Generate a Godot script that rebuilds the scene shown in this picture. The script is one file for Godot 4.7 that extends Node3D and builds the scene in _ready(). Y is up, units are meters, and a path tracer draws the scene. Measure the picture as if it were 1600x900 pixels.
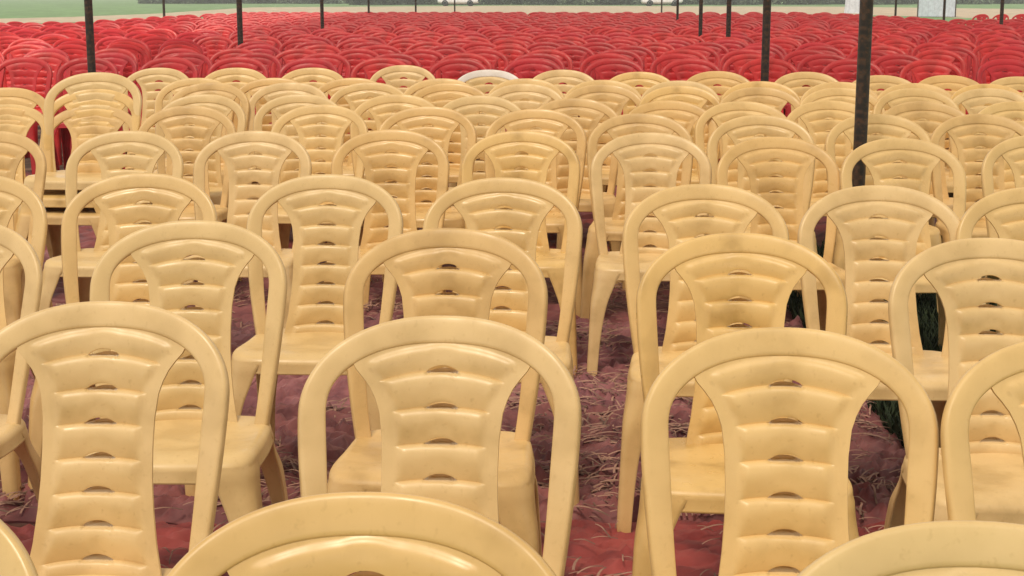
extends Node3D

# ---------------------------------------------------------------- helpers
var rng := RandomNumberGenerator.new()
var used := {}
var M := {}

func numbered(called: String) -> String:
	if not used.has(called):
		used[called] = 0
		return called
	used[called] += 1
	return "%s_%03d" % [called, used[called]]

func tag(o: Node, label := "", category := "", group := "", kind := "") -> void:
	if label != "": o.set_meta("label", label)
	if category != "": o.set_meta("category", category)
	if group != "": o.set_meta("group", group)
	if kind != "": o.set_meta("kind", kind)

func mesh_node(called: String, mesh: Mesh, mat: Material, parent: Node = self) -> MeshInstance3D:
	var o := MeshInstance3D.new()
	o.name = numbered(called) if parent == self else called
	o.mesh = mesh
	if mat: o.material_override = mat
	parent.add_child(o, true)
	return o

func thing(called: String, label: String, category: String, at := Vector3.ZERO, turn := 0.0, group := "") -> Node3D:
	var o := Node3D.new()
	o.name = numbered(called)
	add_child(o, true)
	o.position = at
	o.rotation.y = turn
	tag(o, label, category, group)
	return o

# a mesh gathered from vertices with normals and indices
class Shape:
	var v := PackedVector3Array()
	var n := PackedVector3Array()
	var ix := PackedInt32Array()
	func vert(p: Vector3, nn: Vector3) -> int:
		v.append(p); n.append(nn)
		return v.size() - 1
	func tri(a: int, b: int, c: int) -> void:
		ix.append(a); ix.append(b); ix.append(c)
	func quad(a: int, b: int, c: int, d: int) -> void:
		tri(a, b, c); tri(a, c, d)
	# a grid of points P[row][col]; smooth normals come from the grid; flip turns the faces round
	func grid(P: Array, flip := false, loop_cols := false) -> void:
		var R: int = P.size()
		var C: int = P[0].size()
		var base := v.size()
		for i in R:
			for j in C:
				var i0: int = max(i - 1, 0)
				var i1: int = min(i + 1, R - 1)
				var j0: int = (j - 1 + C) % C if loop_cols else max(j - 1, 0)
				var j1: int = (j + 1) % C if loop_cols else min(j + 1, C - 1)
				var du: Vector3 = P[i][j1] - P[i][j0]
				var dv: Vector3 = P[i1][j] - P[i0][j]
				var nn := du.cross(dv)
				nn = nn.normalized() if nn.length() > 1e-12 else Vector3.UP
				vert(P[i][j], -nn if flip else nn)
		for i in R - 1:
			for j in (C if loop_cols else C - 1):
				var a := base + i * C + j
				var b := base + i * C + (j + 1) % C
				var c := base + (i + 1) * C + (j + 1) % C
				var d := base + (i + 1) * C + j
				if flip: quad(a, b, c, d)
				else: quad(a, d, c, b)
	func box(c: Vector3, s: Vector3, b := 0.0) -> void:
		# a box with chamfered edges
		var h := s * 0.5
		for ax in 3:
			for sg in [-1.0, 1.0]:
				var u := (ax + 1) % 3
				var w := (ax + 2) % 3
				var nn := Vector3.ZERO
				nn[ax] = sg
				var q := []
				for k in [[-1, -1], [1, -1], [1, 1], [-1, 1]]:
					var p := Vector3.ZERO
					p[ax] = sg * h[ax]
					p[u] = k[0] * (h[u] - b)
					p[w] = k[1] * (h[w] - b)
					q.append(vert(c + p, nn))
				if sg > 0: quad(q[0], q[3], q[2], q[1])
				else: quad(q[0], q[1], q[2], q[3])
		if b > 0:
			for ax in 3:
				var u := (ax + 1) % 3
				var w := (ax + 2) % 3
				for k in [[-1.0, -1.0], [1.0, -1.0], [1.0, 1.0], [-1.0, 1.0]]:
					var nn := Vector3.ZERO
					nn[u] = k[0]; nn[w] = k[1]
					nn = nn.normalized()
					var q := []
					for e in [[-1, 0], [1, 0], [1, 1], [-1, 1]]:
						var p := Vector3.ZERO
						p[ax] = e[0] * (h[ax] - b)
						p[u] = k[0] * (h[u] - (b if e[1] else 0.0))
						p[w] = k[1] * (h[w] - (0.0 if e[1] else b))
						q.append(vert(c + p, nn))
					quad(q[0], q[1], q[2], q[3])
	func tube(path: PackedVector3Array, rad: PackedFloat32Array, sides := 12, caps := true) -> void:
		var P := []
		for i in path.size():
			var t := (path[min(i + 1, path.size() - 1)] - path[max(i - 1, 0)]).normalized()
			var a := t.cross(Vector3(0.31, 0.11, 0.94)).normalized()
			var b := t.cross(a)
			var ring := []
			for k in sides:
				var g := TAU * k / sides
				ring.append(path[i] + (a * cos(g) + b * sin(g)) * rad[i])
			P.append(ring)
		grid(P, true, true)
		if caps:
			for e in [0, path.size() - 1]:
				var t2 := (path[1] - path[0]).normalized() * (-1.0 if e == 0 else 1.0)
				var c := vert(path[e], t2)
				for k in sides:
					tri(c, vert(P[e][k], t2), vert(P[e][(k + 1) % sides], t2))
	func make() -> ArrayMesh:
		var arr := []
		arr.resize(Mesh.ARRAY_MAX)
		arr[Mesh.ARRAY_VERTEX] = v
		arr[Mesh.ARRAY_NORMAL] = n
		arr[Mesh.ARRAY_INDEX] = ix
		var m := ArrayMesh.new()
		m.add_surface_from_arrays(Mesh.PRIMITIVE_TRIANGLES, arr)
		return m

func ramp(stops: Array) -> Gradient:
	var g := Gradient.new()
	var off := PackedFloat32Array()
	var col := PackedColorArray()
	for s in stops:
		off.append(s[0]); col.append(s[1])
	g.offsets = off
	g.colors = col
	return g

func noise_tex(sd: int, freq: float, grad: Gradient, kind := FastNoiseLite.TYPE_SIMPLEX_SMOOTH, oct := 4, size := 512, bump := 0.0) -> NoiseTexture2D:
	var f := FastNoiseLite.new()
	f.seed = sd
	f.noise_type = kind
	f.frequency = freq
	f.fractal_octaves = oct
	var t := NoiseTexture2D.new()
	t.width = size; t.height = size
	t.seamless = true
	t.noise = f
	if bump > 0.0:
		t.as_normal_map = true
		t.bump_strength = bump
	elif grad:
		t.color_ramp = grad
	return t

func lin(r: float, g: float, b: float) -> Color:
	return Color(r, g, b).linear_to_srgb()

func plastic(base: Color, sd: int, rough := 0.4, worn := 0.07) -> StandardMaterial3D:
	# moulded plastic: mottled tone, hand-rubbed gloss, faint unevenness of the mould
	var m := StandardMaterial3D.new()
	m.albedo_color = base
	m.albedo_texture = noise_tex(sd, 0.009, ramp([[0.2, Color(1.0 - worn, 1.0 - worn * 1.15, 1.0 - worn * 1.5)], [0.5, Color(0.97, 0.965, 0.95)], [0.8, Color(1, 1, 1)]]), FastNoiseLite.TYPE_SIMPLEX_SMOOTH, 5, 256)
	m.roughness = 1.0
	m.roughness_texture = noise_tex(sd + 5, 0.02, ramp([[0.2, Color(rough - 0.08, rough - 0.08, rough - 0.08)], [0.8, Color(rough + 0.16, rough + 0.16, rough + 0.16)]]), FastNoiseLite.TYPE_SIMPLEX_SMOOTH, 4, 256)
	m.uv1_triplanar = true
	m.uv1_scale = Vector3(2.3, 2.3, 2.3)
	m.metallic_specular = 0.5
	# scuffs and specks of dust
	if not M.has("scuff"):
		M.scuff = noise_tex(401, 0.045, ramp([[0.0, Color(0.92, 0.905, 0.88)], [0.15, Color(0.96, 0.95, 0.935)], [0.27, Color(1, 1, 1)], [1.0, Color(1, 1, 1)]]), FastNoiseLite.TYPE_SIMPLEX_SMOOTH, 5, 512)
	m.detail_enabled = true
	m.detail_blend_mode = BaseMaterial3D.BLEND_MODE_MUL
	m.detail_albedo = M.scuff
	return m

func matte(base: Color, rough := 0.8, sd := 1, low := 0.75, freq := 0.02, scale := 1.0, world := false) -> StandardMaterial3D:
	var m := StandardMaterial3D.new()
	m.albedo_color = base
	m.albedo_texture = noise_tex(sd, freq, ramp([[0.2, Color(low, low, low)], [0.8, Color(1, 1, 1)]]), FastNoiseLite.TYPE_SIMPLEX_SMOOTH, 5, 256)
	m.roughness = rough
	m.uv1_triplanar = true
	m.uv1_world_triplanar = world
	m.uv1_scale = Vector3.ONE * scale
	return m

func gy(z: float) -> float:
	# the ground rises a few centimetres towards the back of the seating
	return 0.06 * smoothstep(5.0, 9.5, -z)

# ---------------------------------------------------------------- the plastic chair
# Sizes in metres. The chair faces +z; "down" is the distance from the top of the back, measured along the back.
const SEAT_D := 0.180
const SEAT_Y := 0.415
const BACK_H := 0.430

func back_z(x: float, h: float) -> float:
	var t := h / BACK_H
	return -0.163 - 0.132 * t + 0.012 * sin(clampf(t, 0.0, 1.0) * PI) + pow(x / 0.22, 2.0) * lerpf(0.078, 0.040, clampf(t, 0.0, 1.0))

func on_back(x: float, down: float, out: float) -> Vector3:
	var h := BACK_H - down * 0.972
	var e := 0.004
	var p := Vector3(x, SEAT_Y + h, back_z(x, h))
	var dx := Vector3(2 * e, 0, back_z(x + e, h) - back_z(x - e, h))
	var dh := Vector3(0, 2 * e, back_z(x, h + e) - back_z(x, h - e))
	return p + dx.cross(dh).normalized() * out

func arch_outline(t: float) -> Vector2:
	# t 0..1 from the left foot of the arch over the top to the right foot: (x, down), outer edge
	var s := absf(t - 0.5) * 2.0
	var sg := signf(t - 0.5)
	if s < 0.56:
		var a := s / 0.56 * PI * 0.5
		return Vector2(sg * 0.2215 * pow(sin(a), 2.0 / 2.25), 0.142 * (1.0 - pow(maxf(cos(a), 0.0), 2.0 / 2.2)))
	var q := (s - 0.56) / 0.44
	return Vector2(sg * (0.2215 - 0.037 * pow(q, 1.4)), 0.142 + 0.318 * q)

func make_arch(segs: int, fine: bool) -> ArrayMesh:
	var S := Shape.new()
	var prof := [[0.0, -0.009], [0.0, -0.001], [0.025, 0.0016], [0.075, 0.0036], [0.16, 0.0050], [0.32, 0.0058], [0.5, 0.0061], [0.68, 0.0060], [0.84, 0.0056], [0.93, 0.0046], [0.975, 0.0030], [1.0, 0.0004], [1.0, -0.008], [0.9, -0.0095], [0.5, -0.006], [0.1, -0.0095]]
	if not fine: prof = [[0.0, -0.010], [0.0, -0.002], [0.1, 0.0045], [0.5, 0.0082], [0.92, 0.0055], [1.0, -0.001], [1.0, -0.009]]
	var P := []
	for i in segs + 1:
		var t := float(i) / segs
		# points gather a little at the shoulders
		var o := arch_outline(t)
		var d := arch_outline(minf(t + 0.004, 1.0)) - arch_outline(maxf(t - 0.004, 0.0))
		var inw := Vector2(-d.y, d.x).normalized()
		var s := absf(t - 0.5) * 2.0
		var w := lerpf(0.0445, 0.0395, smoothstep(0.0, 0.5, s)) - 0.010 * smoothstep(0.6, 1.0, s)
		var ring := []
		for q in prof:
			var c: Vector2 = o + inw * (w * q[0])
			ring.append(on_back(c.x, c.y, q[1]))
		P.append(ring)
	S.grid(P, false, true)
	return S.make()

func panel_edge(down: float) -> float:
	var a := [[0.02, 0.158], [0.060, 0.150], [0.082, 0.138], [0.096, 0.1265], [0.111, 0.1155], [0.129, 0.1065], [0.150, 0.0995], [0.19, 0.0945], [0.24, 0.0930], [0.29, 0.094], [0.34, 0.0975], [0.395, 0.104], [0.46, 0.116]]
	for i in a.size() - 1:
		if down <= a[i + 1][0]:
			var t: float = clampf((down - a[i][0]) / (a[i + 1][0] - a[i][0]), 0.0, 1.0)
			return lerpf(a[i][1], a[i + 1][1], t)
	return 0.116

const LINES := [0.030, 0.087, 0.1435, 0.200, 0.2565, 0.313, 0.3695, 0.426, 0.470]

func band_point(k: int, v: float, x_part: float, out: float) -> Vector3:
	# band k between its two creases; x_part -1..1 across the panel, v 0 (upper crease) .. 1 (lower crease)
	var c0 := lerpf(1.72, 0.75, smoothstep(0.0, 3.0, float(k)))
	var c1 := lerpf(1.72, 0.75, smoothstep(0.0, 3.0, float(k + 1)))
	var mid := lerpf(LINES[k], LINES[k + 1], v)
	var cm := lerpf(c0, c1, v)
	var x := x_part * panel_edge(mid)
	for q in 4: x = x_part * panel_edge(mid + cm * x * x)
	var sl := 0.0
	if absf(x) < 0.026: sl = pow(1.0 - pow(x / 0.026, 2.0), 0.8)
	# over each slot the upper slat is cut away in a flat arc; the lower slat dives behind it
	var top: float = LINES[k] + c0 * x * x - (0.0085 * sl if k > 0 else 0.0)
	var bot: float = LINES[k + 1] + c1 * x * x - (0.0086 * sl if k < LINES.size() - 2 else 0.0)
	var down := lerpf(top, bot, v)
	var xe := panel_edge(down)
	x = x_part * xe
	var rim := smoothstep(0.0, 1.0, clampf((xe - absf(x) - 0.018) / 0.017, 0.0, 1.0))
	var at_lip: float = LINES[k] + c0 * x * x
	var vv := clampf((down - at_lip) / (bot - at_lip), 0.0, 1.0)
	var bulge := 0.0112 * pow(sin(PI * pow(vv, 0.62)), 0.85)
	if k == 0: bulge = 0.0062 * pow(sin(PI * pow(clampf((v - 0.30) / 0.70, 0.0, 1.0), 0.8)), 1.0)
	bulge += sl * 0.003 * smoothstep(0.6, 1.0, v) * (1.0 if k < LINES.size() - 2 else 0.0)
	if k > 0 and sl > 0.0: bulge -= 0.030 * minf(sl * 1.6, 1.0) * (1.0 - smoothstep(-0.002, 0.0035, down - at_lip))
	# the plain border stands a little proud of the ribbed field and meets the arch almost flush
	var field := lerpf(0.0035, -0.0005, rim)
	if k == 0: field = lerpf(0.0022, field, smoothstep(0.25, 0.75, v))
	return on_back(x, down, out + bulge * rim + field)

func make_band(S: Shape, k: int, cols: Array, rows: int) -> void:
	var F := []
	var B := []
	for i in rows + 1:
		var v := float(i) / rows
		v = lerpf(v, 0.5 - 0.5 * cos(v * PI), 0.6)
		var f := []
		var b := []
		for u in cols:
			f.append(band_point(k, v, u, 0.0))
			b.append(band_point(k, v, u, -0.0042))
		F.append(f); B.append(b)
	S.grid(F, false)
	S.grid(B, true)
	var n := cols.size()
	for side in [0, n - 1]:
		var E := []
		for i in rows + 1: E.append([F[i][side], B[i][side]])
		S.grid(E, side == 0)
	for e in [0, rows]:
		S.grid([F[e], B[e]], e == 0)

func make_seat(ring_n: int) -> ArrayMesh:
	var S := Shape.new()
	var steps := [[0.0, 0.0, 0.0], [0.3, 0.0, 0.0], [0.55, 0.0, 0.0], [0.75, 0.0, 0.0], [0.87, 0.0, 0.0], [0.94, 0.0, 0.0], [0.98, 0.0, 0.002], [1.0, 0.004, 0.007], [1.0, 0.009, 0.014], [1.0, 0.011, 0.021], [1.0, 0.0125, 0.038], [1.0, 0.0150, 0.040], [1.0, 0.0150, 0.045], [1.0, 0.0110, 0.046], [1.0, 0.0095, 0.042], [1.0, 0.008, 0.02], [0.93, 0.0, 0.014], [0.5, 0.0, 0.0135], [0.0, 0.0, 0.0135]]
	var P := []
	for st in steps:
		var ring := []
		for k in ring_n:
			var a := TAU * k / ring_n
			var ca := cos(a)
			var sa := sin(a)
			var r := pow(pow(absf(ca), 7.0) + pow(absf(sa), 7.0), -1.0 / 7.0)
			var x := ca * r
			var z := sa * r
			var halfw := lerpf(0.183, 0.201, z * 0.5 + 0.5)
			var q: float = st[0]
			var p := Vector3(x * q * halfw, SEAT_Y, z * q * SEAT_D)
			var dish: float = -0.013 * (1.0 - pow(q, 4.0)) * (1.0 - 0.55 * smoothstep(0.1, 0.9, z * q)) + 0.008 * smoothstep(-0.3, 0.7, z * q) - 0.010 * smoothstep(0.72, 1.0, z * q)
			p += Vector3(ca, 0, sa).normalized() * st[1]
			p.y += dish - st[2]
			ring.append(p)
		P.append(ring)
	S.grid(P, true, true)
	return S.make()

func make_leg(front: bool, sx: float, rows: int) -> ArrayMesh:
	# an L-shaped shell that grows out of the rounded corner of the seat and widens into the apron at the top
	var S := Shape.new()
	var P := []
	for i in rows + 1:
		var t := float(i) / rows
		t = t * t * 0.55 + t * 0.45
		var ax := 0.036 + 0.052 * pow(1.0 - t, 3.4) + 0.008 * (1.0 - t)
		var az := 0.042 + 0.058 * pow(1.0 - t, 3.4)
		var y := lerpf(SEAT_Y - 0.015, 0.0, t)
		var shift := Vector2(0.018 * t, (0.034 if front else 0.098) * pow(t, 1.15))
		var hw := 0.2165 if front else 0.199
		var corner := Vector2(hw, SEAT_D + 0.0155) + shift
		var r := lerpf(0.040, 0.018, smoothstep(0.0, 0.5, t))
		var th := 0.0055
		var out := []
		var inn := []
		var m := 9
		for k in 5:
			var q := lerpf(-ax, -r, k / 5.0)
			out.append(Vector2(q, 0)); inn.append(Vector2(q, -th))
		for k in m:
			var g := PI * 0.5 * (1.0 - k / (m - 1.0))
			out.append(Vector2(-r + r * cos(g), -r + r * sin(g)))
			inn.append(Vector2(-r + (r - th) * cos(g), -r + (r - th) * sin(g)))
		for k in 5:
			var q := lerpf(-r, -az, (k + 1) / 5.0)
			out.append(Vector2(0, q)); inn.append(Vector2(-th, q))
		# at the top the shell follows the apron of the seat
		var hug := 1.0 - smoothstep(0.02, 0.30, t)
		var rise := 0.0085 + 0.0065 * smoothstep(0.0, 0.05, t)
		inn.reverse()
		var ring := []
		var n_out: int = out.size()
		for j in n_out * 2:
			var q: Vector2 = out[j] if j < n_out else inn[j - n_out]
			var c: Vector2 = corner + q
			var zs := 1.0 if front else -1.0
			var zu := clampf(c.y / SEAT_D, -1.0, 1.0)
			var halfw := lerpf(0.183, 0.201, zs * zu * 0.5 + 0.5)
			var a := atan2(c.y / SEAT_D, c.x / halfw)
			var rr := pow(pow(absf(cos(a)), 7.0) + pow(absf(sin(a)), 7.0), -1.0 / 7.0)
			var d := Vector2(cos(a), sin(a))
			var e := Vector2(cos(a) * rr * halfw, sin(a) * rr * SEAT_D) + d * (rise if j < n_out else rise - th)
			c = c.lerp(e, hug)
			ring.append(Vector3(sx * c.x, y, c.y * zs))
		P.append(ring)
	var flip := (sx > 0) == front
	S.grid(P, not flip, true)
	# sole
	var n: int = P[0].size()
	var base := S.v.size()
	for q in P[rows]: S.vert(q, Vector3.DOWN)
	for k in n / 2 - 1:
		S.quad(base + k, base + k + 1, base + n - 2 - k, base + n - 1 - k)
	return S.make()

var parts := {}
func make_parts() -> void:
	var cols := []
	for k in 41:
		var u := -1.0 + 2.0 * k / 40.0
		cols.append(u)
	var coarse := [-1.0, -0.82, -0.66, -0.4, -0.2, 0.0, 0.2, 0.4, 0.66, 0.82, 1.0]
	for fine in [true, false]:
		var s := "fine_" if fine else "plain_"
		parts[s + "arch"] = make_arch(84 if fine else 36, fine)
		parts[s + "seat"] = make_seat(72 if fine else 28)
		for f in [0, 1]:
			for x in [0, 1]:
				parts[s + "leg%d%d" % [f, x]] = make_leg(f == 1, -1.0 if x == 0 else 1.0, 20 if fine else 7)
		var whole := Shape.new()
		for k in LINES.size() - 1:
			if fine:
				var S := Shape.new()
				make_band(S, k, cols, 18)
				parts["band%d" % k] = S.make()
			else:
				make_band(whole, k, coarse, 5)
		if not fine: parts["plain_back"] = whole.make()
	# one welded mesh for the far-off mass
	var st := SurfaceTool.new()
	for q in ["plain_arch", "plain_seat", "plain_back", "plain_leg00", "plain_leg01", "plain_leg10", "plain_leg11"]:
		st.append_from(parts[q], 0, Transform3D.IDENTITY)
	parts["whole"] = st.commit()

func yellow_chair(label: String, at: Vector3, turn: float, mat: Material, frame_mat: Material = null) -> Node3D:
	var t := thing("yellow_chair", label, "chair", at, turn, "yellow chairs set out in rows")
	mesh_node("seat", parts["fine_seat"], mat, t)
	mesh_node("back_frame", parts["fine_arch"], frame_mat if frame_mat else mat, t)
	var b := mesh_node("backrest", parts["band0"], mat, t)
	for k in range(1, LINES.size() - 1):
		mesh_node("slat", parts["band%d" % k], mat, b)
	for q in ["00", "01", "10", "11"]:
		mesh_node("leg", parts["fine_leg" + q], mat, t)
	return t

func red_chair(label: String, at: Vector3, turn: float, mat: Material) -> Node3D:
	var t := thing("red_chair", label, "chair", at, turn, "red chairs set out in rows")
	mesh_node("seat", parts["plain_seat"], mat, t)
	mesh_node("back_frame", parts["plain_arch"], mat, t)
	mesh_node("backrest", parts["plain_back"], mat, t)
	for q in ["00", "01", "10", "11"]:
		mesh_node("leg", parts["plain_leg" + q], mat, t)
	return t

func ordinal(n: int) -> String:
	var w := ["first", "second", "third", "fourth", "fifth", "sixth", "seventh", "eighth", "ninth", "tenth", "eleventh", "twelfth", "thirteenth", "fourteenth", "fifteenth", "sixteenth", "seventeenth", "eighteenth", "nineteenth", "twentieth"]
	if n <= 20: return w[n - 1]
	if n == 30: return "thirtieth"
	if n < 30: return "twenty-" + w[n - 21]
	return "thirty-" + w[n - 31]

# ---------------------------------------------------------------- the scene
func _ready() -> void:
	rng.seed = 4711
	# camera
	var cam := Camera3D.new()
	cam.name = "camera"
	cam.position = Vector3(0, 1.365, 0)
	cam.rotation = Vector3(-atan(460.0 / 2400.0), 0, 0)
	cam.fov = rad_to_deg(2.0 * atan(450.0 / 2400.0))
	cam.near = 0.05
	cam.far = 2000.0
	add_child(cam)
	cam.current = true
	# sky, air and exposure
	var sky_mat := ProceduralSkyMaterial.new()
	sky_mat.sky_top_color = Color(0.80, 0.80, 0.80)
	sky_mat.sky_horizon_color = Color(0.93, 0.92, 0.90)
	sky_mat.sky_curve = 0.2
	sky_mat.ground_bottom_color = Color(0.25, 0.24, 0.2)
	sky_mat.ground_horizon_color = Color(0.6, 0.6, 0.56)
	sky_mat.sun_angle_max = 30.0
	var sky := Sky.new()
	sky.sky_material = sky_mat
	var env := Environment.new()
	env.background_mode = Environment.BG_SKY
	env.sky = sky
	env.background_energy_multiplier = 1.0
	env.tonemap_mode = Environment.TONE_MAPPER_LINEAR
	env.tonemap_exposure = 1.48
	env.sdfgi_enabled = true
	env.ssao_enabled = true
	env.ssil_enabled = true
	env.fog_enabled = true
	env.fog_density = 0.0012
	env.fog_light_color = Color(0.86, 0.88, 0.86)
	var we := WorldEnvironment.new()
	we.name = "world_environment"
	we.environment = env
	add_child(we)
	var sun := DirectionalLight3D.new()
	sun.name = "sun"
	sun.light_energy = 0.8
	sun.light_color = Color(1.0, 0.94, 0.85)
	sun.light_angular_distance = 14.0
	sun.shadow_enabled = true
	sun.rotation_degrees = Vector3(-62, -24, 0)
	add_child(sun)

	make_materials()
	make_ground()
	make_carpets()
	make_background()
	make_poles()
	make_canopy()
	make_parts()
	make_yellow_chairs()
	make_red_chairs()
	make_litter()

func make_materials() -> void:
	M.yellow = []
	var tones := [[0.770, 0.535, 0.238], [0.785, 0.560, 0.275], [0.745, 0.500, 0.215], [0.780, 0.520, 0.200], [0.760, 0.545, 0.258], [0.795, 0.550, 0.240], [0.755, 0.495, 0.200]]
	for k in tones.size():
		M.yellow.append(plastic(lin(tones[k][0], tones[k][1], tones[k][2]), 11 + 13 * k, 0.33 + 0.03 * (k % 3), 0.08 + 0.03 * (k % 4)))
	M.pale = plastic(lin(0.80, 0.75, 0.72), 61, 0.4)
	M.red = []
	tones = [[0.55, 0.022, 0.028], [0.49, 0.018, 0.025], [0.59, 0.028, 0.030], [0.52, 0.020, 0.032]]
	for k in tones.size():
		M.red.append(plastic(lin(tones[k][0], tones[k][1], tones[k][2]), 171 + 13 * k, 0.42, 0.16))
		M.red[k].metallic_specular = 0.45
	M.iron = matte(lin(0.035, 0.026, 0.02), 0.55, 5, 0.45, 0.03, 3.0)
	M.iron.metallic = 0.3
	M.iron.albedo_color = Color(1, 1, 1)
	M.iron.albedo_texture = noise_tex(5, 0.03, ramp([[0.3, lin(0.022, 0.018, 0.016)], [0.52, lin(0.040, 0.028, 0.020)], [0.62, lin(0.095, 0.045, 0.022)], [0.8, lin(0.060, 0.045, 0.036)]]), FastNoiseLite.TYPE_SIMPLEX_SMOOTH, 5, 256)

func sheet(called: String, pts: Array, y: float, mat: Material) -> MeshInstance3D:
	var poly := PackedVector2Array()
	for p in pts: poly.append(p)
	var S := Shape.new()
	for p in poly: S.vert(Vector3(p.x, y, p.y), Vector3.UP)
	var ix := Geometry2D.triangulate_polygon(poly)
	for i in range(0, ix.size(), 3):
		var a := poly[ix[i]]
		var b := poly[ix[i + 1]]
		var c := poly[ix[i + 2]]
		if (b - a).cross(c - a) > 0: S.tri(ix[i], ix[i + 1], ix[i + 2])
		else: S.tri(ix[i], ix[i + 2], ix[i + 1])
	var o := mesh_node(called, S.make(), mat)
	tag(o, "", "", "", "structure")
	return o

func make_ground() -> void:
	var g := matte(lin(0.165, 0.28, 0.105), 0.95, 3, 0.78, 0.02, 0.05, true)
	g.detail_enabled = true
	g.detail_blend_mode = BaseMaterial3D.BLEND_MODE_MUL
	g.detail_albedo = noise_tex(8, 0.05, ramp([[0.25, Color(0.82, 0.86, 0.74)], [0.75, Color(1, 1, 1)]]), FastNoiseLite.TYPE_SIMPLEX_SMOOTH, 5, 512)
	var GP := []
	var zs := [40.0, 5.0, -5.0]
	for k in 19: zs.append(-5.0 - 0.25 * (k + 1))
	zs += [-60.0, -1500.0]
	for z in zs: GP.append([Vector3(-900, gy(z), z), Vector3(0, gy(z), z), Vector3(900, gy(z), z)])
	var GS := Shape.new()
	GS.grid(GP, true)
	var o := mesh_node("ground", GS.make(), g)
	tag(o, "wide green field under and beyond the seating", "", "", "structure")
	var d := matte(lin(0.42, 0.33, 0.22), 0.95, 13, 0.82, 0.02, 0.12, true)
	o = sheet("dirt_track", [Vector2(-60, -60), Vector2(-27, -83), Vector2(-25, -89), Vector2(-23.5, -103), Vector2(-25, -150), Vector2(0, -172), Vector2(33, -158), Vector2(46, -130), Vector2(100, -100), Vector2(90, -60), Vector2(26, -80), Vector2(22, -96), Vector2(0, -100), Vector2(-17, -92), Vector2(-19, -76), Vector2(-24, -62), Vector2(-60, -40)], 0.064, d)
	tag(o, "pale tan dirt track curving round the far end of the seating", "", "", "structure")
	o = sheet("bare_earth", [Vector2(-9, -9.8), Vector2(9, -9.8), Vector2(9.5, -46), Vector2(-8.5, -46)], 0.064, matte(lin(0.20, 0.12, 0.075), 0.95, 19, 0.6, 0.02, 0.5, true))
	tag(o, "trodden brown earth under the red chairs", "", "", "structure")
	var EP := []
	for k in 40:
		var z := -0.4 - 0.24 * k
		EP.append([Vector3(-5.5, gy(z) + 0.004, z), Vector3(1.12, gy(z) + 0.004, z)])
	var ES := Shape.new()
	ES.grid(EP, true)
	o = mesh_node("bare_earth", ES.make(), matte(lin(0.17, 0.075, 0.055), 0.95, 29, 0.6, 0.02, 0.5, true))
	tag(o, "trodden reddish earth between the floor cloths", "", "", "structure")

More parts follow.
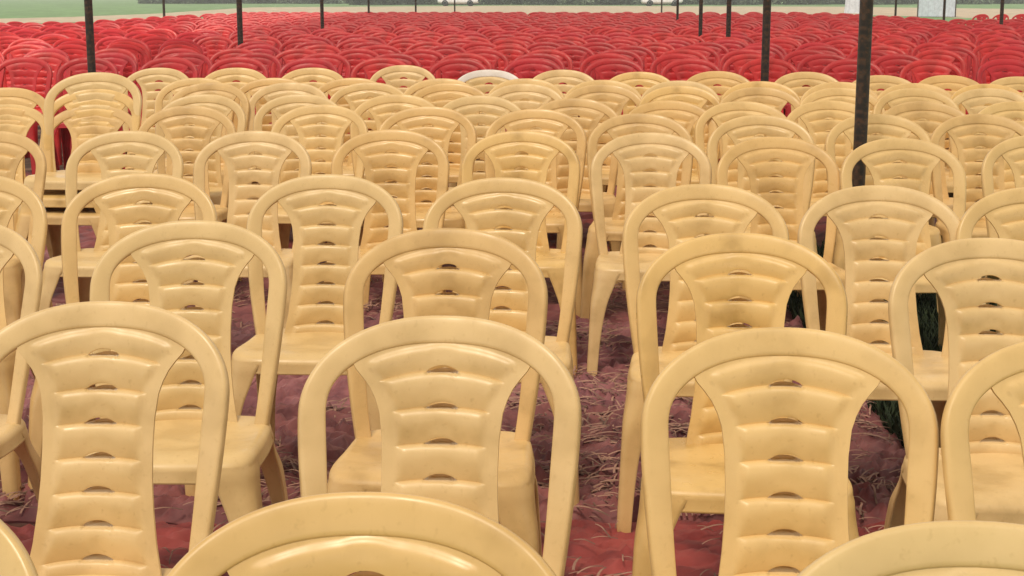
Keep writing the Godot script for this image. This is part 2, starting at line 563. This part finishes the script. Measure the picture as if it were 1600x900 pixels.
func make_carpets() -> void:
	# strips of crumpled cloth laid across the ground
	var fn := FastNoiseLite.new()
	fn.seed = 5
	fn.noise_type = FastNoiseLite.TYPE_SIMPLEX_SMOOTH
	fn.fractal_type = FastNoiseLite.FRACTAL_RIDGED
	fn.fractal_octaves = 3
	fn.frequency = 1.0
	var fw := FastNoiseLite.new()
	fw.seed = 9
	fw.frequency = 1.0
	# z of near edge, depth, left x, right x, colour, crumple, label
	var strips := [
		[-0.75, 1.25, -2.0, 1.3, Color(0.29, 0.082, 0.075), 0.9, "crumpled maroon floor cloth nearest the front chairs"],
		[-2.03, 1.12, -2.2, 1.25, Color(0.31, 0.095, 0.085), 1.0, "crumpled maroon floor cloth under the second row of yellow chairs"],
		[-3.17, 0.62, -2.4, 1.22, Color(0.38, 0.065, 0.058), 0.5, "flat bright red floor cloth between the second and third rows"],
		[-3.81, 1.05, -2.7, 1.2, Color(0.31, 0.105, 0.10), 1.0, "wrinkled maroon floor cloth under the fourth row of yellow chairs"],
		[-4.88, 1.3, -3.0, 1.28, Color(0.40, 0.165, 0.17), 0.9, "wrinkled purple pink floor cloth in the middle of the yellow chairs"],
		[-6.2, 1.6, -3.4, 1.6, Color(0.30, 0.10, 0.10), 0.8, "wrinkled dull red floor cloth before the back rows of yellow chairs"],
		[-7.82, 3.4, -4.2, 4.2, Color(0.26, 0.05, 0.045), 0.6, "wide red brown floor cloth under the last rows of yellow chairs"]]
	var idx := 0
	for s in strips:
		var step := 0.016 if s[0] > -6 else 0.035
		var nx := int((s[3] - s[2]) / step)
		var nz := int(s[1] / step)
		var P := []
		for j in nz + 1:
			var row := []
			for i in nx + 1:
				var x: float = s[2] + (s[3] - s[2]) * i / nx
				var zz: float = s[1] * j / nz
				var z: float = s[0] - zz
				var w := fw.get_noise_2d(x * 1.3 + idx * 9, z * 1.3)
				var a := fn.get_noise_2d(x * 1.5 + w * 1.8 + idx * 31, z * 6.5 + w * 3.6)
				var b := fn.get_noise_2d(x * 3.6 + 70 + w * 2.0, z * 13.0 + idx * 17 + w)
				var edge := smoothstep(0.0, 0.05, minf(minf(zz, s[1] - zz), minf(x - s[2], s[3] - x)))
				var h: float = 0.010 + s[5] * (0.058 * pow(maxf(a * 0.5 + 0.5, 0.0), 2.2) + 0.030 * pow(maxf(b * 0.5 + 0.5, 0.0), 2.0)) * edge
				row.append(Vector3(x + 0.015 * fw.get_noise_2d(z * 4, 5.0 + idx), h + gy(z), z + 0.07 * fw.get_noise_2d(x * 1.6, 3.0 + idx)))
			P.append(row)
		var S := Shape.new()
		S.grid(P, true)
		# hem that closes the edge down to the ground
		for e in [0, nz]:
			var low := []
			for q in P[e]: low.append(Vector3(q.x, gy(q.z) + 0.001, q.z))
			S.grid([P[e], low], e == 0)
		var c: Color = s[4]
		var m := StandardMaterial3D.new()
		m.albedo_color = lin(c.r, c.g, c.b)
		m.albedo_texture = noise_tex(101 + idx, 0.010, ramp([[0.25, Color(0.62, 0.50, 0.56)], [0.5, Color(0.88, 0.82, 0.83)], [0.75, Color(1, 1, 1)]]), FastNoiseLite.TYPE_SIMPLEX_SMOOTH, 5, 512)
		m.uv1_triplanar = true
		m.uv1_world_triplanar = true
		m.uv1_scale = Vector3.ONE * 0.9
		m.roughness = 0.62
		m.rim_enabled = true
		m.rim = 0.5
		var o := mesh_node("floor_cloth", S.make(), m)
		tag(o, s[6], "floor cloth", "cloths spread on the ground")
		idx += 1

func leaf_clump(sd: int, radius: float, height: float, leaves: int, size: float, mat: Material) -> Array:
	# [foliage mesh, stem mesh]
	var r := RandomNumberGenerator.new()
	r.seed = sd
	var S := Shape.new()
	var lumps := []
	for k in 26:
		var a := r.randf() * TAU
		var q := sqrt(r.randf()) * radius * 0.8
		lumps.append([Vector3(cos(a) * q, pow(r.randf(), 1.6) * 0.9 * height * (1.0 - 0.3 * q / radius), sin(a) * q), radius * r.randf_range(0.25, 0.42)])
	for i in leaves:
		var L = lumps[r.randi() % lumps.size()]
		var d := Vector3(r.randfn(), r.randfn() * 0.8, r.randfn()).normalized()
		var p: Vector3 = L[0] + d * L[1] * pow(r.randf(), 0.4)
		p.y = maxf(p.y, 0.05)
		var nn := (d + Vector3(r.randfn(), r.randfn() + 0.6, r.randfn()) * 0.5).normalized()
		var a := nn.cross(Vector3(r.randfn(), r.randfn(), r.randfn())).normalized()
		var b := nn.cross(a)
		var sz := size * r.randf_range(0.6, 1.3)
		var v0 := S.vert(p - a * sz, nn)
		var v1 := S.vert(p + b * sz * 0.45, nn)
		var v2 := S.vert(p + a * sz, nn)
		var v3 := S.vert(p - b * sz * 0.45, nn)
		S.quad(v0, v1, v2, v3)
	var T := Shape.new()
	for k in 4:
		var L = lumps[k]
		T.tube(PackedVector3Array([Vector3(0, -0.05, 0), Vector3(L[0].x * 0.3, L[0].y * 0.5, L[0].z * 0.3), L[0]]), PackedFloat32Array([0.12, 0.08, 0.03]), 6)
	return [S.make(), T.make()]

func make_background() -> void:
	# hedge-like thicket beyond the track, plant by plant
	var greens := []
	for c in [Color(0.10, 0.145, 0.075), Color(0.12, 0.165, 0.09), Color(0.085, 0.125, 0.07)]:
		var m := matte(lin(c.r, c.g, c.b), 0.7, 201, 0.5, 0.03, 0.3)
		m.backlight_enabled = true
		m.backlight = Color(0.1, 0.14, 0.05)
		greens.append(m)
	var bark := matte(lin(0.10, 0.075, 0.05), 0.9, 207, 0.6, 0.03, 0.5)
	var sets := []
	for k in 4: sets.append(leaf_clump(300 + k, 3.1, 4.0 + 0.4 * k, 12000, 0.22, null))
	var n := 30
	for i in n:
		var x := -46.0 + i * 4.25 + rng.randf_range(-0.8, 0.8)
		var z := -(184.0 + rng.randf_range(-3, 5) + 0.0045 * x * x) if x > -20 else -(205.0 + rng.randf_range(-3, 6))
		var s = sets[i % 4]
		var lab := "grey green bushy shrub beyond the track, %s from the left of its line" % ordinal(i + 1)
		var t := thing("shrub", lab, "shrub", Vector3(x, 0.06, z), rng.randf() * TAU, "line of shrubs beyond the field")
		mesh_node("crown", s[0], greens[i % 3], t)
		mesh_node("trunk", s[1], bark, t)
		t.scale = Vector3(rng.randf_range(0.95, 1.25), rng.randf_range(0.85, 1.2), 1.0)
	# parked white cars far beyond the chairs
	car(Vector3(15.9, 0.068, -166), PI * 0.5 + 0.04, "white parked car far behind the red chairs, right one of two")
	car(Vector3(-5.7, 0.068, -166), PI * 0.5 - 0.05, "white parked car far behind the red chairs, left one of two")
	booth()
	pillar()

func car(at: Vector3, turn: float, label: String) -> void:
	var white := matte(lin(0.78, 0.79, 0.80), 0.3, 221, 0.92, 0.02, 0.5)
	white.clearcoat_enabled = true
	var glass := matte(lin(0.02, 0.025, 0.03), 0.1, 222, 0.9)
	var rubber := matte(lin(0.02, 0.02, 0.02), 0.9, 223, 0.8)
	var steel := matte(lin(0.5, 0.5, 0.52), 0.35, 224, 0.9)
	var t := thing("parked_car", label, "car", at, turn, "white cars parked beyond the field")
	# body: cross-sections along z (length 4.3 m), rounded
	var secs := [[-2.15, 0.42, 0.74, 0.70], [-2.05, 0.28, 0.86, 0.80], [-1.3, 0.22, 0.98, 0.86], [-0.7, 0.22, 1.02, 0.88], [0.6, 0.22, 1.0, 0.88], [1.6, 0.24, 0.96, 0.86], [2.05, 0.3, 0.86, 0.80], [2.15, 0.42, 0.74, 0.72]]
	var top := [[-1.25, 0.97, 0.99, 0.80], [-0.62, 0.97, 1.40, 0.68], [-0.3, 0.97, 1.46, 0.66], [0.6, 0.97, 1.47, 0.66], [1.15, 0.97, 1.40, 0.68], [1.75, 0.95, 0.98, 0.78]]
	for kind in [0, 1]:
		var P := []
		for q in (secs if kind == 0 else top):
			var ring := []
			for k in 20:
				var a := TAU * k / 20.0
				var ca := cos(a)
				var sa := sin(a)
				var r := pow(pow(absf(ca), 6.0) + pow(absf(sa), 6.0), -1.0 / 6.0)
				ring.append(Vector3(ca * r * q[3], lerpf(q[1], q[2], sa * r * 0.5 + 0.5), q[0]))
			P.append(ring)
		var S := Shape.new()
		S.grid(P, false, true)
		for e in [0, P.size() - 1]:
			var c := Vector3.ZERO
			for q in P[e]: c += q / 20.0
			var dir := Vector3(0, 0, -1 if e == 0 else 1)
			var ci := S.vert(c, dir)
			for k in 20: S.tri(ci, S.vert(P[e][k], dir), S.vert(P[e][(k + 1) % 20], dir))
		mesh_node("body" if kind == 0 else "roof", S.make(), white, t)
	for sx in [-1.0, 1.0]:
		for z0 in [-0.55, 0.45]:
			var W := Shape.new()
			W.box(Vector3(sx * 0.735, 1.2, z0), Vector3(0.05, 0.34, 0.86), 0.02)
			mesh_node("window", W.make(), glass, t)
		for z0 in [-1.35, 1.3]:
			var K := Shape.new()
			var pts := PackedVector3Array([Vector3(sx * 0.70, 0.32, z0), Vector3(sx * 0.72, 0.32, z0), Vector3(sx * 0.88, 0.32, z0), Vector3(sx * 0.895, 0.32, z0)])
			K.tube(pts, PackedFloat32Array([0.29, 0.32, 0.32, 0.29]), 24)
			var wh := mesh_node("wheel", K.make(), rubber, t)
			var R := Shape.new()
			R.tube(PackedVector3Array([Vector3(sx * 0.89, 0.32, z0), Vector3(sx * 0.905, 0.32, z0)]), PackedFloat32Array([0.2, 0.18]), 18)
			mesh_node("rim", R.make(), steel, wh)

func cloth_wall(a: Vector3, b: Vector3, h: float, folds: float) -> ArrayMesh:
	var S := Shape.new()
	var F := []
	var B := []
	var d := b - a
	var nn := d.cross(Vector3.UP).normalized()
	for j in 13:
		var f := []
		var k := []
		for i in 61:
			var u := i / 60.0
			var p := a + d * u + Vector3(0, h * j / 12.0, 0)
			var w := (sin(u * folds) + 0.5 * sin(u * folds * 2.3 + 1.0)) * 0.022 * (1.2 - j / 12.0)
			f.append(p + nn * w); k.append(p + nn * (w - 0.008))
		F.append(f); B.append(k)
	S.grid(F, false); S.grid(B, true)
	for j in [0, 12]: S.grid([F[j], B[j]], j == 12)
	return S.make()

func booth() -> void:
	var cloth := matte(lin(0.55, 0.60, 0.68), 0.85, 231, 0.9, 0.02, 0.7)
	cloth.backlight_enabled = true
	cloth.backlight = Color(0.25, 0.25, 0.27)
	var t := thing("cloth_booth", "white cloth-walled booth standing at the far edge of the seating", "booth", Vector3(24.2, 0.068, -89), -0.25)
	var c := [Vector3(-1, 0.02, 1), Vector3(1, 0.02, 1), Vector3(1, 0.02, -1), Vector3(-1, 0.02, -1)]
	for k in 4:
		var a: Vector3 = c[k]
		var b: Vector3 = c[(k + 1) % 4]
		mesh_node("wall", cloth_wall(a, b, 2.2, 34.0), cloth, t)
		var S := Shape.new()
		S.tube(PackedVector3Array([Vector3(a.x * 1.03, 0, a.z * 1.03), Vector3(a.x * 1.03, 2.3, a.z * 1.03)]), PackedFloat32Array([0.03, 0.03]), 10)
		mesh_node("post", S.make(), M.iron, t)
	var R := Shape.new()
	var apex := Vector3(0, 3.0, 0)
	for k in 4:
		var a: Vector3 = c[k] * 1.1
		var b: Vector3 = c[(k + 1) % 4] * 1.1
		a.y = 2.25; b.y = 2.25
		var nn := (apex - a).cross(b - a).normalized()
		R.tri(R.vert(a, nn), R.vert(apex, nn), R.vert(b, nn))
		R.tri(R.vert(a + Vector3(0, -0.03, 0), -nn), R.vert(b + Vector3(0, -0.03, 0), -nn), R.vert(apex + Vector3(0, -0.03, 0), -nn))
	mesh_node("roof", R.make(), cloth, t)

func pillar() -> void:
	var cloth := matte(lin(0.58, 0.61, 0.66), 0.85, 241, 0.9, 0.02, 0.7)
	var t := thing("draped_pillar", "narrow white cloth-draped pillar beyond the red chairs, beside the tallest pole", "pillar", Vector3(23.0, 0.068, -105), -0.2)
	var P := []
	for j in 15:
		var ring := []
		for k in 64:
			var a := TAU * k / 64.0
			var y := 3.2 * j / 14.0
			var r := 0.52 + 0.03 * sin(a * 13.0) * (1.15 - j / 14.0) + 0.1 * pow(1.0 - j / 14.0, 3.0) - 0.08 * exp(-pow((y - 2.3) / 0.3, 2.0))
			ring.append(Vector3(cos(a) * r, y, sin(a) * r))
		P.append(ring)
	var S := Shape.new()
	S.grid(P, false, true)
	mesh_node("drape", S.make(), cloth, t)
	var C := Shape.new()
	C.box(Vector3(0, 3.23, 0), Vector3(1.1, 0.08, 1.1), 0.02)
	mesh_node("cap", C.make(), cloth, t)

func make_poles() -> void:
	# x, z, radius, label
	var L := [
		[1.415, -6.25, 0.027, "thickest dark iron pole, standing among the yellow chairs"],
		[1.753, -10.75, 0.028, "dark iron pole just behind the last yellow row, right of the middle"],
		[2.32, -16.7, 0.026, "dark iron pole in the red chairs, nearest the two thick right poles"],
		[2.42, -20.0, 0.025, "dark iron pole in the red chairs, second beyond the yellow chairs on the right"],
		[3.29, -31.0, 0.025, "thin dark pole far back in the red chairs near a white car"],
		[-2.90, -10.7, 0.028, "dark iron pole behind the yellow chairs at the left"],
		[-2.69, -15.4, 0.028, "dark iron pole in the red chairs, second from the left of the thick ones"],
		[-2.64, -21.7, 0.025, "dark iron pole in the red chairs left of the middle"],
		[-3.67, -40.0, 0.028, "thin dark pole at the back edge of the red chairs, left of a white car"],
		[-2.62, -42.5, 0.025, "thin dark pole behind the red chairs close to the left white car"],
		[-1.69, -46.0, 0.022, "thin dark pole in front of the left white car"],
		[-7.58, -34.0, 0.028, "thin dark pole at the left end of the red chairs before the lawn"],
		[9.83, -40.0, 0.028, "thin dark pole beyond the red chairs before the bright lawn patch"],
		[8.31, -30.0, 0.025, "thin dark pole standing in front of the white cloth booth"],
		[7.85, -25.0, 0.03, "dark pole in the red chairs at the far right end"],
		[5.56, -58.0, 0.03, "thin dark pole in front of the right white car"]]
	for p in L:
		var t := thing("tent_pole", p[3], "pole", Vector3(p[0], gy(p[1]) + 0.005, p[1]), rng.randf() * TAU, "iron poles standing in the seating")
		t.rotation.z = rng.randf_range(-0.003, 0.003)
		t.rotation.x = rng.randf_range(-0.003, 0.003)
		var S := Shape.new()
		S.tube(PackedVector3Array([Vector3(0, 0.012, 0), Vector3(0, 1.5, 0), Vector3(0.004, 3.0, 0), Vector3(0, 4.2, 0)]), PackedFloat32Array([p[2], p[2], p[2], p[2]]), 16)
		mesh_node("shaft", S.make(), M.iron, t)
		var B := Shape.new()
		B.box(Vector3(0, 0.009, 0), Vector3(0.18, 0.012, 0.18), 0.003)
		mesh_node("base_plate", B.make(), M.iron, t)
		var C := Shape.new()
		C.tube(PackedVector3Array([Vector3(0, 2.1, 0), Vector3(0, 2.25, 0)]), PackedFloat32Array([p[2] + 0.006, p[2] + 0.006]), 16)
		mesh_node("collar", C.make(), M.iron, t)

func make_canopy() -> void:
	# the cloth roof that the poles carry, sagging a little between them
	var cloth := matte(lin(0.62, 0.55, 0.42), 0.9, 271, 0.9, 0.02, 0.4)
	cloth.backlight_enabled = true
	cloth.backlight = lin(0.60, 0.53, 0.42)
	# an open weave that lets a good share of the daylight straight through
	cloth.transparency = BaseMaterial3D.TRANSPARENCY_ALPHA
	cloth.albedo_color.a = 0.5
	var P := []
	for j in 29:
		var row := []
		for i in 17:
			var x := -4.6 + 15.6 * i / 16.0
			var z := 6.0 - 54.0 * j / 28.0
			row.append(Vector3(x, 4.25 - 0.22 * absf(sin(i * PI / 4.0)) - 0.18 * absf(sin(j * PI / 4.0)), z))
		P.append(row)
	var S := Shape.new()
	S.grid(P, true)
	var o := mesh_node("tent_canopy", S.make(), cloth)
	tag(o, "pale cloth tent roof carried by the iron poles above the chairs", "canopy")

func make_yellow_chairs() -> void:
	# where the top of each backrest stands (x, z), row by row from the camera
	var rows := [
		[Vector2(-0.70, -1.60), Vector2(-0.15, -1.55), Vector2(0.46, -1.46)],
		[Vector2(-0.69, -2.57), Vector2(-0.11, -2.45), Vector2(0.43, -2.36), Vector2(0.87, -2.30)],
		[Vector2(-1.28, -3.54), Vector2(-0.73, -3.52), Vector2(-0.14, -3.40), Vector2(0.50, -3.33), Vector2(1.02, -3.26)],
		[Vector2(-1.55, -4.44), Vector2(-1.07, -4.47), Vector2(-0.53, -4.44), Vector2(-0.02, -4.36), Vector2(0.53, -4.21), Vector2(1.00, -4.18), Vector2(1.42, -4.14)],
		[Vector2(-1.97, -5.85), Vector2(-1.45, -5.85), Vector2(-0.97, -5.85), Vector2(-0.46, -5.90), Vector2(0.04, -5.85), Vector2(0.52, -5.78), Vector2(0.96, -5.62), Vector2(1.40, -5.57), Vector2(1.95, -5.69)],
		[Vector2(-2.30, -7.05), Vector2(-1.88, -6.99), Vector2(-1.45, -6.96), Vector2(-0.86, -7.02), Vector2(-0.37, -6.92), Vector2(0.11, -6.80), Vector2(0.55, -6.59), Vector2(1.05, -6.51), Vector2(1.55, -6.56), Vector2(1.99, -6.56)],
		[Vector2(-1.50, -7.57), Vector2(-1.03, -7.57), Vector2(-0.56, -7.57), Vector2(-0.15, -7.50), Vector2(0.30, -7.35), Vector2(0.73, -7.22), Vector2(1.07, -7.18), Vector2(1.48, -7.22), Vector2(1.91, -7.18), Vector2(2.34, -7.18)],
		[Vector2(-1.61, -8.33), Vector2(-1.19, -8.33), Vector2(-0.76, -8.33), Vector2(-0.33, -8.28), Vector2(0.07, -8.23), Vector2(0.48, -8.19), Vector2(0.88, -8.10), Vector2(1.28, -8.01), Vector2(1.69, -7.97), Vector2(2.06, -7.93), Vector2(2.44, -7.93), Vector2(2.82, -7.93)],
		[Vector2(-1.76, -8.68), Vector2(-1.33, -8.68), Vector2(-0.89, -8.68), Vector2(-0.39, -8.63), Vector2(0.08, -8.63), Vector2(0.50, -8.52), Vector2(0.92, -8.47), Vector2(1.35, -8.42), Vector2(1.77, -8.37), Vector2(2.15, -8.28), Vector2(2.52, -8.23), Vector2(2.88, -8.19)],
		[Vector2(-2.20, -9.69), Vector2(-1.72, -9.69), Vector2(-1.24, -9.69), Vector2(-0.70, -10.04), Vector2(-0.14, -9.45), Vector2(0.31, -9.45), Vector2(0.76, -9.23), Vector2(1.23, -9.30), Vector2(1.75, -9.23), Vector2(2.12, -8.91), Vector2(2.50, -8.91), Vector2(2.87, -8.79)]]
	var where := ["front row nearest the camera", "second row", "third row", "fourth row", "fifth row", "sixth row", "seventh row", "eighth row", "ninth row", "back row before the red chairs"]
	for r in rows.size():
		for i in rows[r].size():
			var p: Vector2 = rows[r][i]
			var turn := -0.05 + rng.randf_range(-0.05, 0.05)
			var back := Vector3(0, 0, -0.30).rotated(Vector3.UP, turn)
			var at := Vector3(p.x - back.x, 0.006 + gy(p.y - back.z), p.y - back.z)
			var label := "yellow plastic chair, %s from left in the %s" % [ordinal(i + 1), where[r]]
			var fm: Material = null
			var mat: Material = M.yellow[rng.randi() % 7]
			if r == 9 and i == 4:
				label = "yellow plastic chair with whitish back frame in the last yellow row"
				fm = M.pale
			var high := 0
			if r == 5 and i == 0: high = 1
			if r == 5 and i == 1: high = 2
			var pile := "stacked pair at the left end, sixth row" if i == 0 else "three stacked near the left end, sixth row"
			if high > 0: label = "lowest yellow plastic chair of the " + pile
			yellow_chair(label, at, turn, mat, fm)
			for k in high:
				label = "%s yellow plastic chair of the %s" % ["topmost" if k == high - 1 else "middle", pile]
				yellow_chair(label, at + Vector3(0.004, 0.072, -0.028) * (k + 1.0), turn + 0.012 * (k + 1), M.yellow[rng.randi() % 7])

func make_red_chairs() -> void:
	var spots := []
	var row := 0
	var z := -11.2
	while z > -41.0:
		row += 1
		var half := 0.345 * -z + 0.5
		var x := -half + rng.randf_range(0, 0.5)
		var col := 0
		while x < half:
			var zz := z + 0.10 * x * clampf((20.0 + z) / 8.0 + 1.0, 0.3, 1.0) * 0.6 + rng.randf_range(-0.07, 0.07)
			var ok := true
			if zz < -27.0 and x < -7.3 - 0.02 * (zz + 27.0): ok = false
			if zz < -29.5 and x > 8.2: ok = false
			if ok:
				col += 1
				spots.append([x, zz, row, col])
			x += 0.535 + rng.randf_range(-0.035, 0.06) + (0.55 if rng.randf() < 0.02 else 0.0)
		z -= 0.93 + rng.randf_range(-0.06, 0.08)
	# a short row off to one side of the block
	for k in 5: spots.append([10.45 + 0.5 * k, -35.5 - 0.15 * k, 99, k + 1])
	var singles := 0
	var xf := []
	for s in spots:
		var turn := -0.06 + rng.randf_range(-0.09, 0.09)
		if s[0] < -0.2 * -s[1] and s[1] < -14.0: turn += 0.42 + rng.randf_range(-0.2, 0.35)
		if s[2] == 99: turn = -0.9
		var at := Vector3(s[0], 0.066, s[1] + 0.3)
		if singles < 290 or s[2] == 99:
			var label := ""
			if s[2] == 99: label = "red plastic chair, %s in the short side row at the far right" % ordinal(s[3])
			else: label = "red plastic chair, %s from left in the %s red row behind the yellow chairs" % [ordinal(s[3]), ordinal(s[2])]
			red_chair(label, at, turn, M.red[rng.randi() % 4])
			singles += 1
		else:
			xf.append(Transform3D(Basis(Vector3.UP, turn), at))
	var mm := MultiMesh.new()
	mm.transform_format = MultiMesh.TRANSFORM_3D
	mm.mesh = parts["whole"]
	mm.instance_count = xf.size()
	for i in xf.size(): mm.set_instance_transform(i, xf[i])
	var o := MultiMeshInstance3D.new()
	o.name = "distant_red_chairs"
	o.multimesh = mm
	o.material_override = M.red[1]
	add_child(o)
	tag(o, "dense mass of red plastic chairs filling the far rows", "chairs", "", "stuff")
	print("red chairs ", spots.size(), " singles ", singles)

func make_litter() -> void:
	# dry straw strewn over the floor cloths
	var S := Shape.new()
	var P := []
	for i in 7:
		var t := i / 6.0 - 0.5
		P.append([Vector3(t * 0.10, 0.006 * cos(t * 4.0), 0.010 * sin(t * 3.0) + 0.0030), Vector3(t * 0.10, 0.006 * cos(t * 4.0) + 0.0022, 0.010 * sin(t * 3.0)), Vector3(t * 0.10, 0.006 * cos(t * 4.0), 0.010 * sin(t * 3.0) - 0.0030)])
	S.grid(P, false)
	var m := MultiMesh.new()
	m.transform_format = MultiMesh.TRANSFORM_3D
	m.mesh = S.make()
	var xf := []
	var patch := FastNoiseLite.new()
	patch.seed = 77
	patch.frequency = 1.6
	for i in 30000:
		var z := -rng.randf_range(2.0, 7.5)
		var x := rng.randf_range(-0.42 * -z, 1.15)
		if patch.get_noise_2d(x, z) + 0.35 * exp(-pow((x - 0.22 + 0.02 * z) / 0.22, 2.0)) < rng.randf_range(-0.15, 0.42): continue
		if z < -3.17 and z > -3.79 and rng.randf() < 0.8: continue
		var b := Basis(Vector3.UP, patch.get_noise_2d(x * 2.0 + 40, z * 2.0) * 4.0 + rng.randfn() * 0.5).rotated(Vector3.RIGHT, rng.randf_range(-0.25, 0.25)).scaled(Vector3.ONE * rng.randf_range(0.45, 1.15))
		xf.append(Transform3D(b, Vector3(x, gy(z) + 0.030 + rng.randf() * 0.034, z)))
	m.instance_count = xf.size()
	for i in xf.size(): m.set_instance_transform(i, xf[i])
	var o := MultiMeshInstance3D.new()
	o.name = "dry_straw"
	o.multimesh = m
	o.material_override = matte(lin(0.46, 0.26, 0.19), 0.7, 251, 0.6)
	add_child(o)
	tag(o, "dry straw strewn over the floor cloths", "straw", "", "stuff")
	# grass at the edge of the cloths
	var G := Shape.new()
	for k in 5:
		var a := k * 1.3
		var d := Vector3(cos(a), 0, sin(a))
		var w := Vector3(-d.z, 0, d.x) * 0.006
		var h := 0.05 + 0.012 * k
		G.grid([[-w, w], [d * 0.008 + Vector3(0, h * 0.6, 0) - w * 0.8, d * 0.008 + Vector3(0, h * 0.6, 0) + w * 0.8], [d * 0.03 + Vector3(0, h, 0) - w * 0.1, d * 0.03 + Vector3(0, h, 0) + w * 0.1]])
	var gm := MultiMesh.new()
	gm.transform_format = MultiMesh.TRANSFORM_3D
	gm.mesh = G.make()
	var gx := []
	for i in 20000:
		var z := -rng.randf_range(2.2, 7.6)
		var x := 1.17 + rng.randf() * 1.6
		gx.append(Transform3D(Basis(Vector3.UP, rng.randf() * TAU).scaled(Vector3.ONE * rng.randf_range(0.6, 1.4)), Vector3(x, gy(z), z)))
	gm.instance_count = gx.size()
	for i in gx.size(): gm.set_instance_transform(i, gx[i])
	var g := MultiMeshInstance3D.new()
	g.name = "grass"
	g.multimesh = gm
	g.material_override = matte(lin(0.05, 0.085, 0.025), 0.8, 261, 0.6)
	add_child(g)
	tag(g, "dark green grass beside the floor cloths", "grass", "", "stuff")
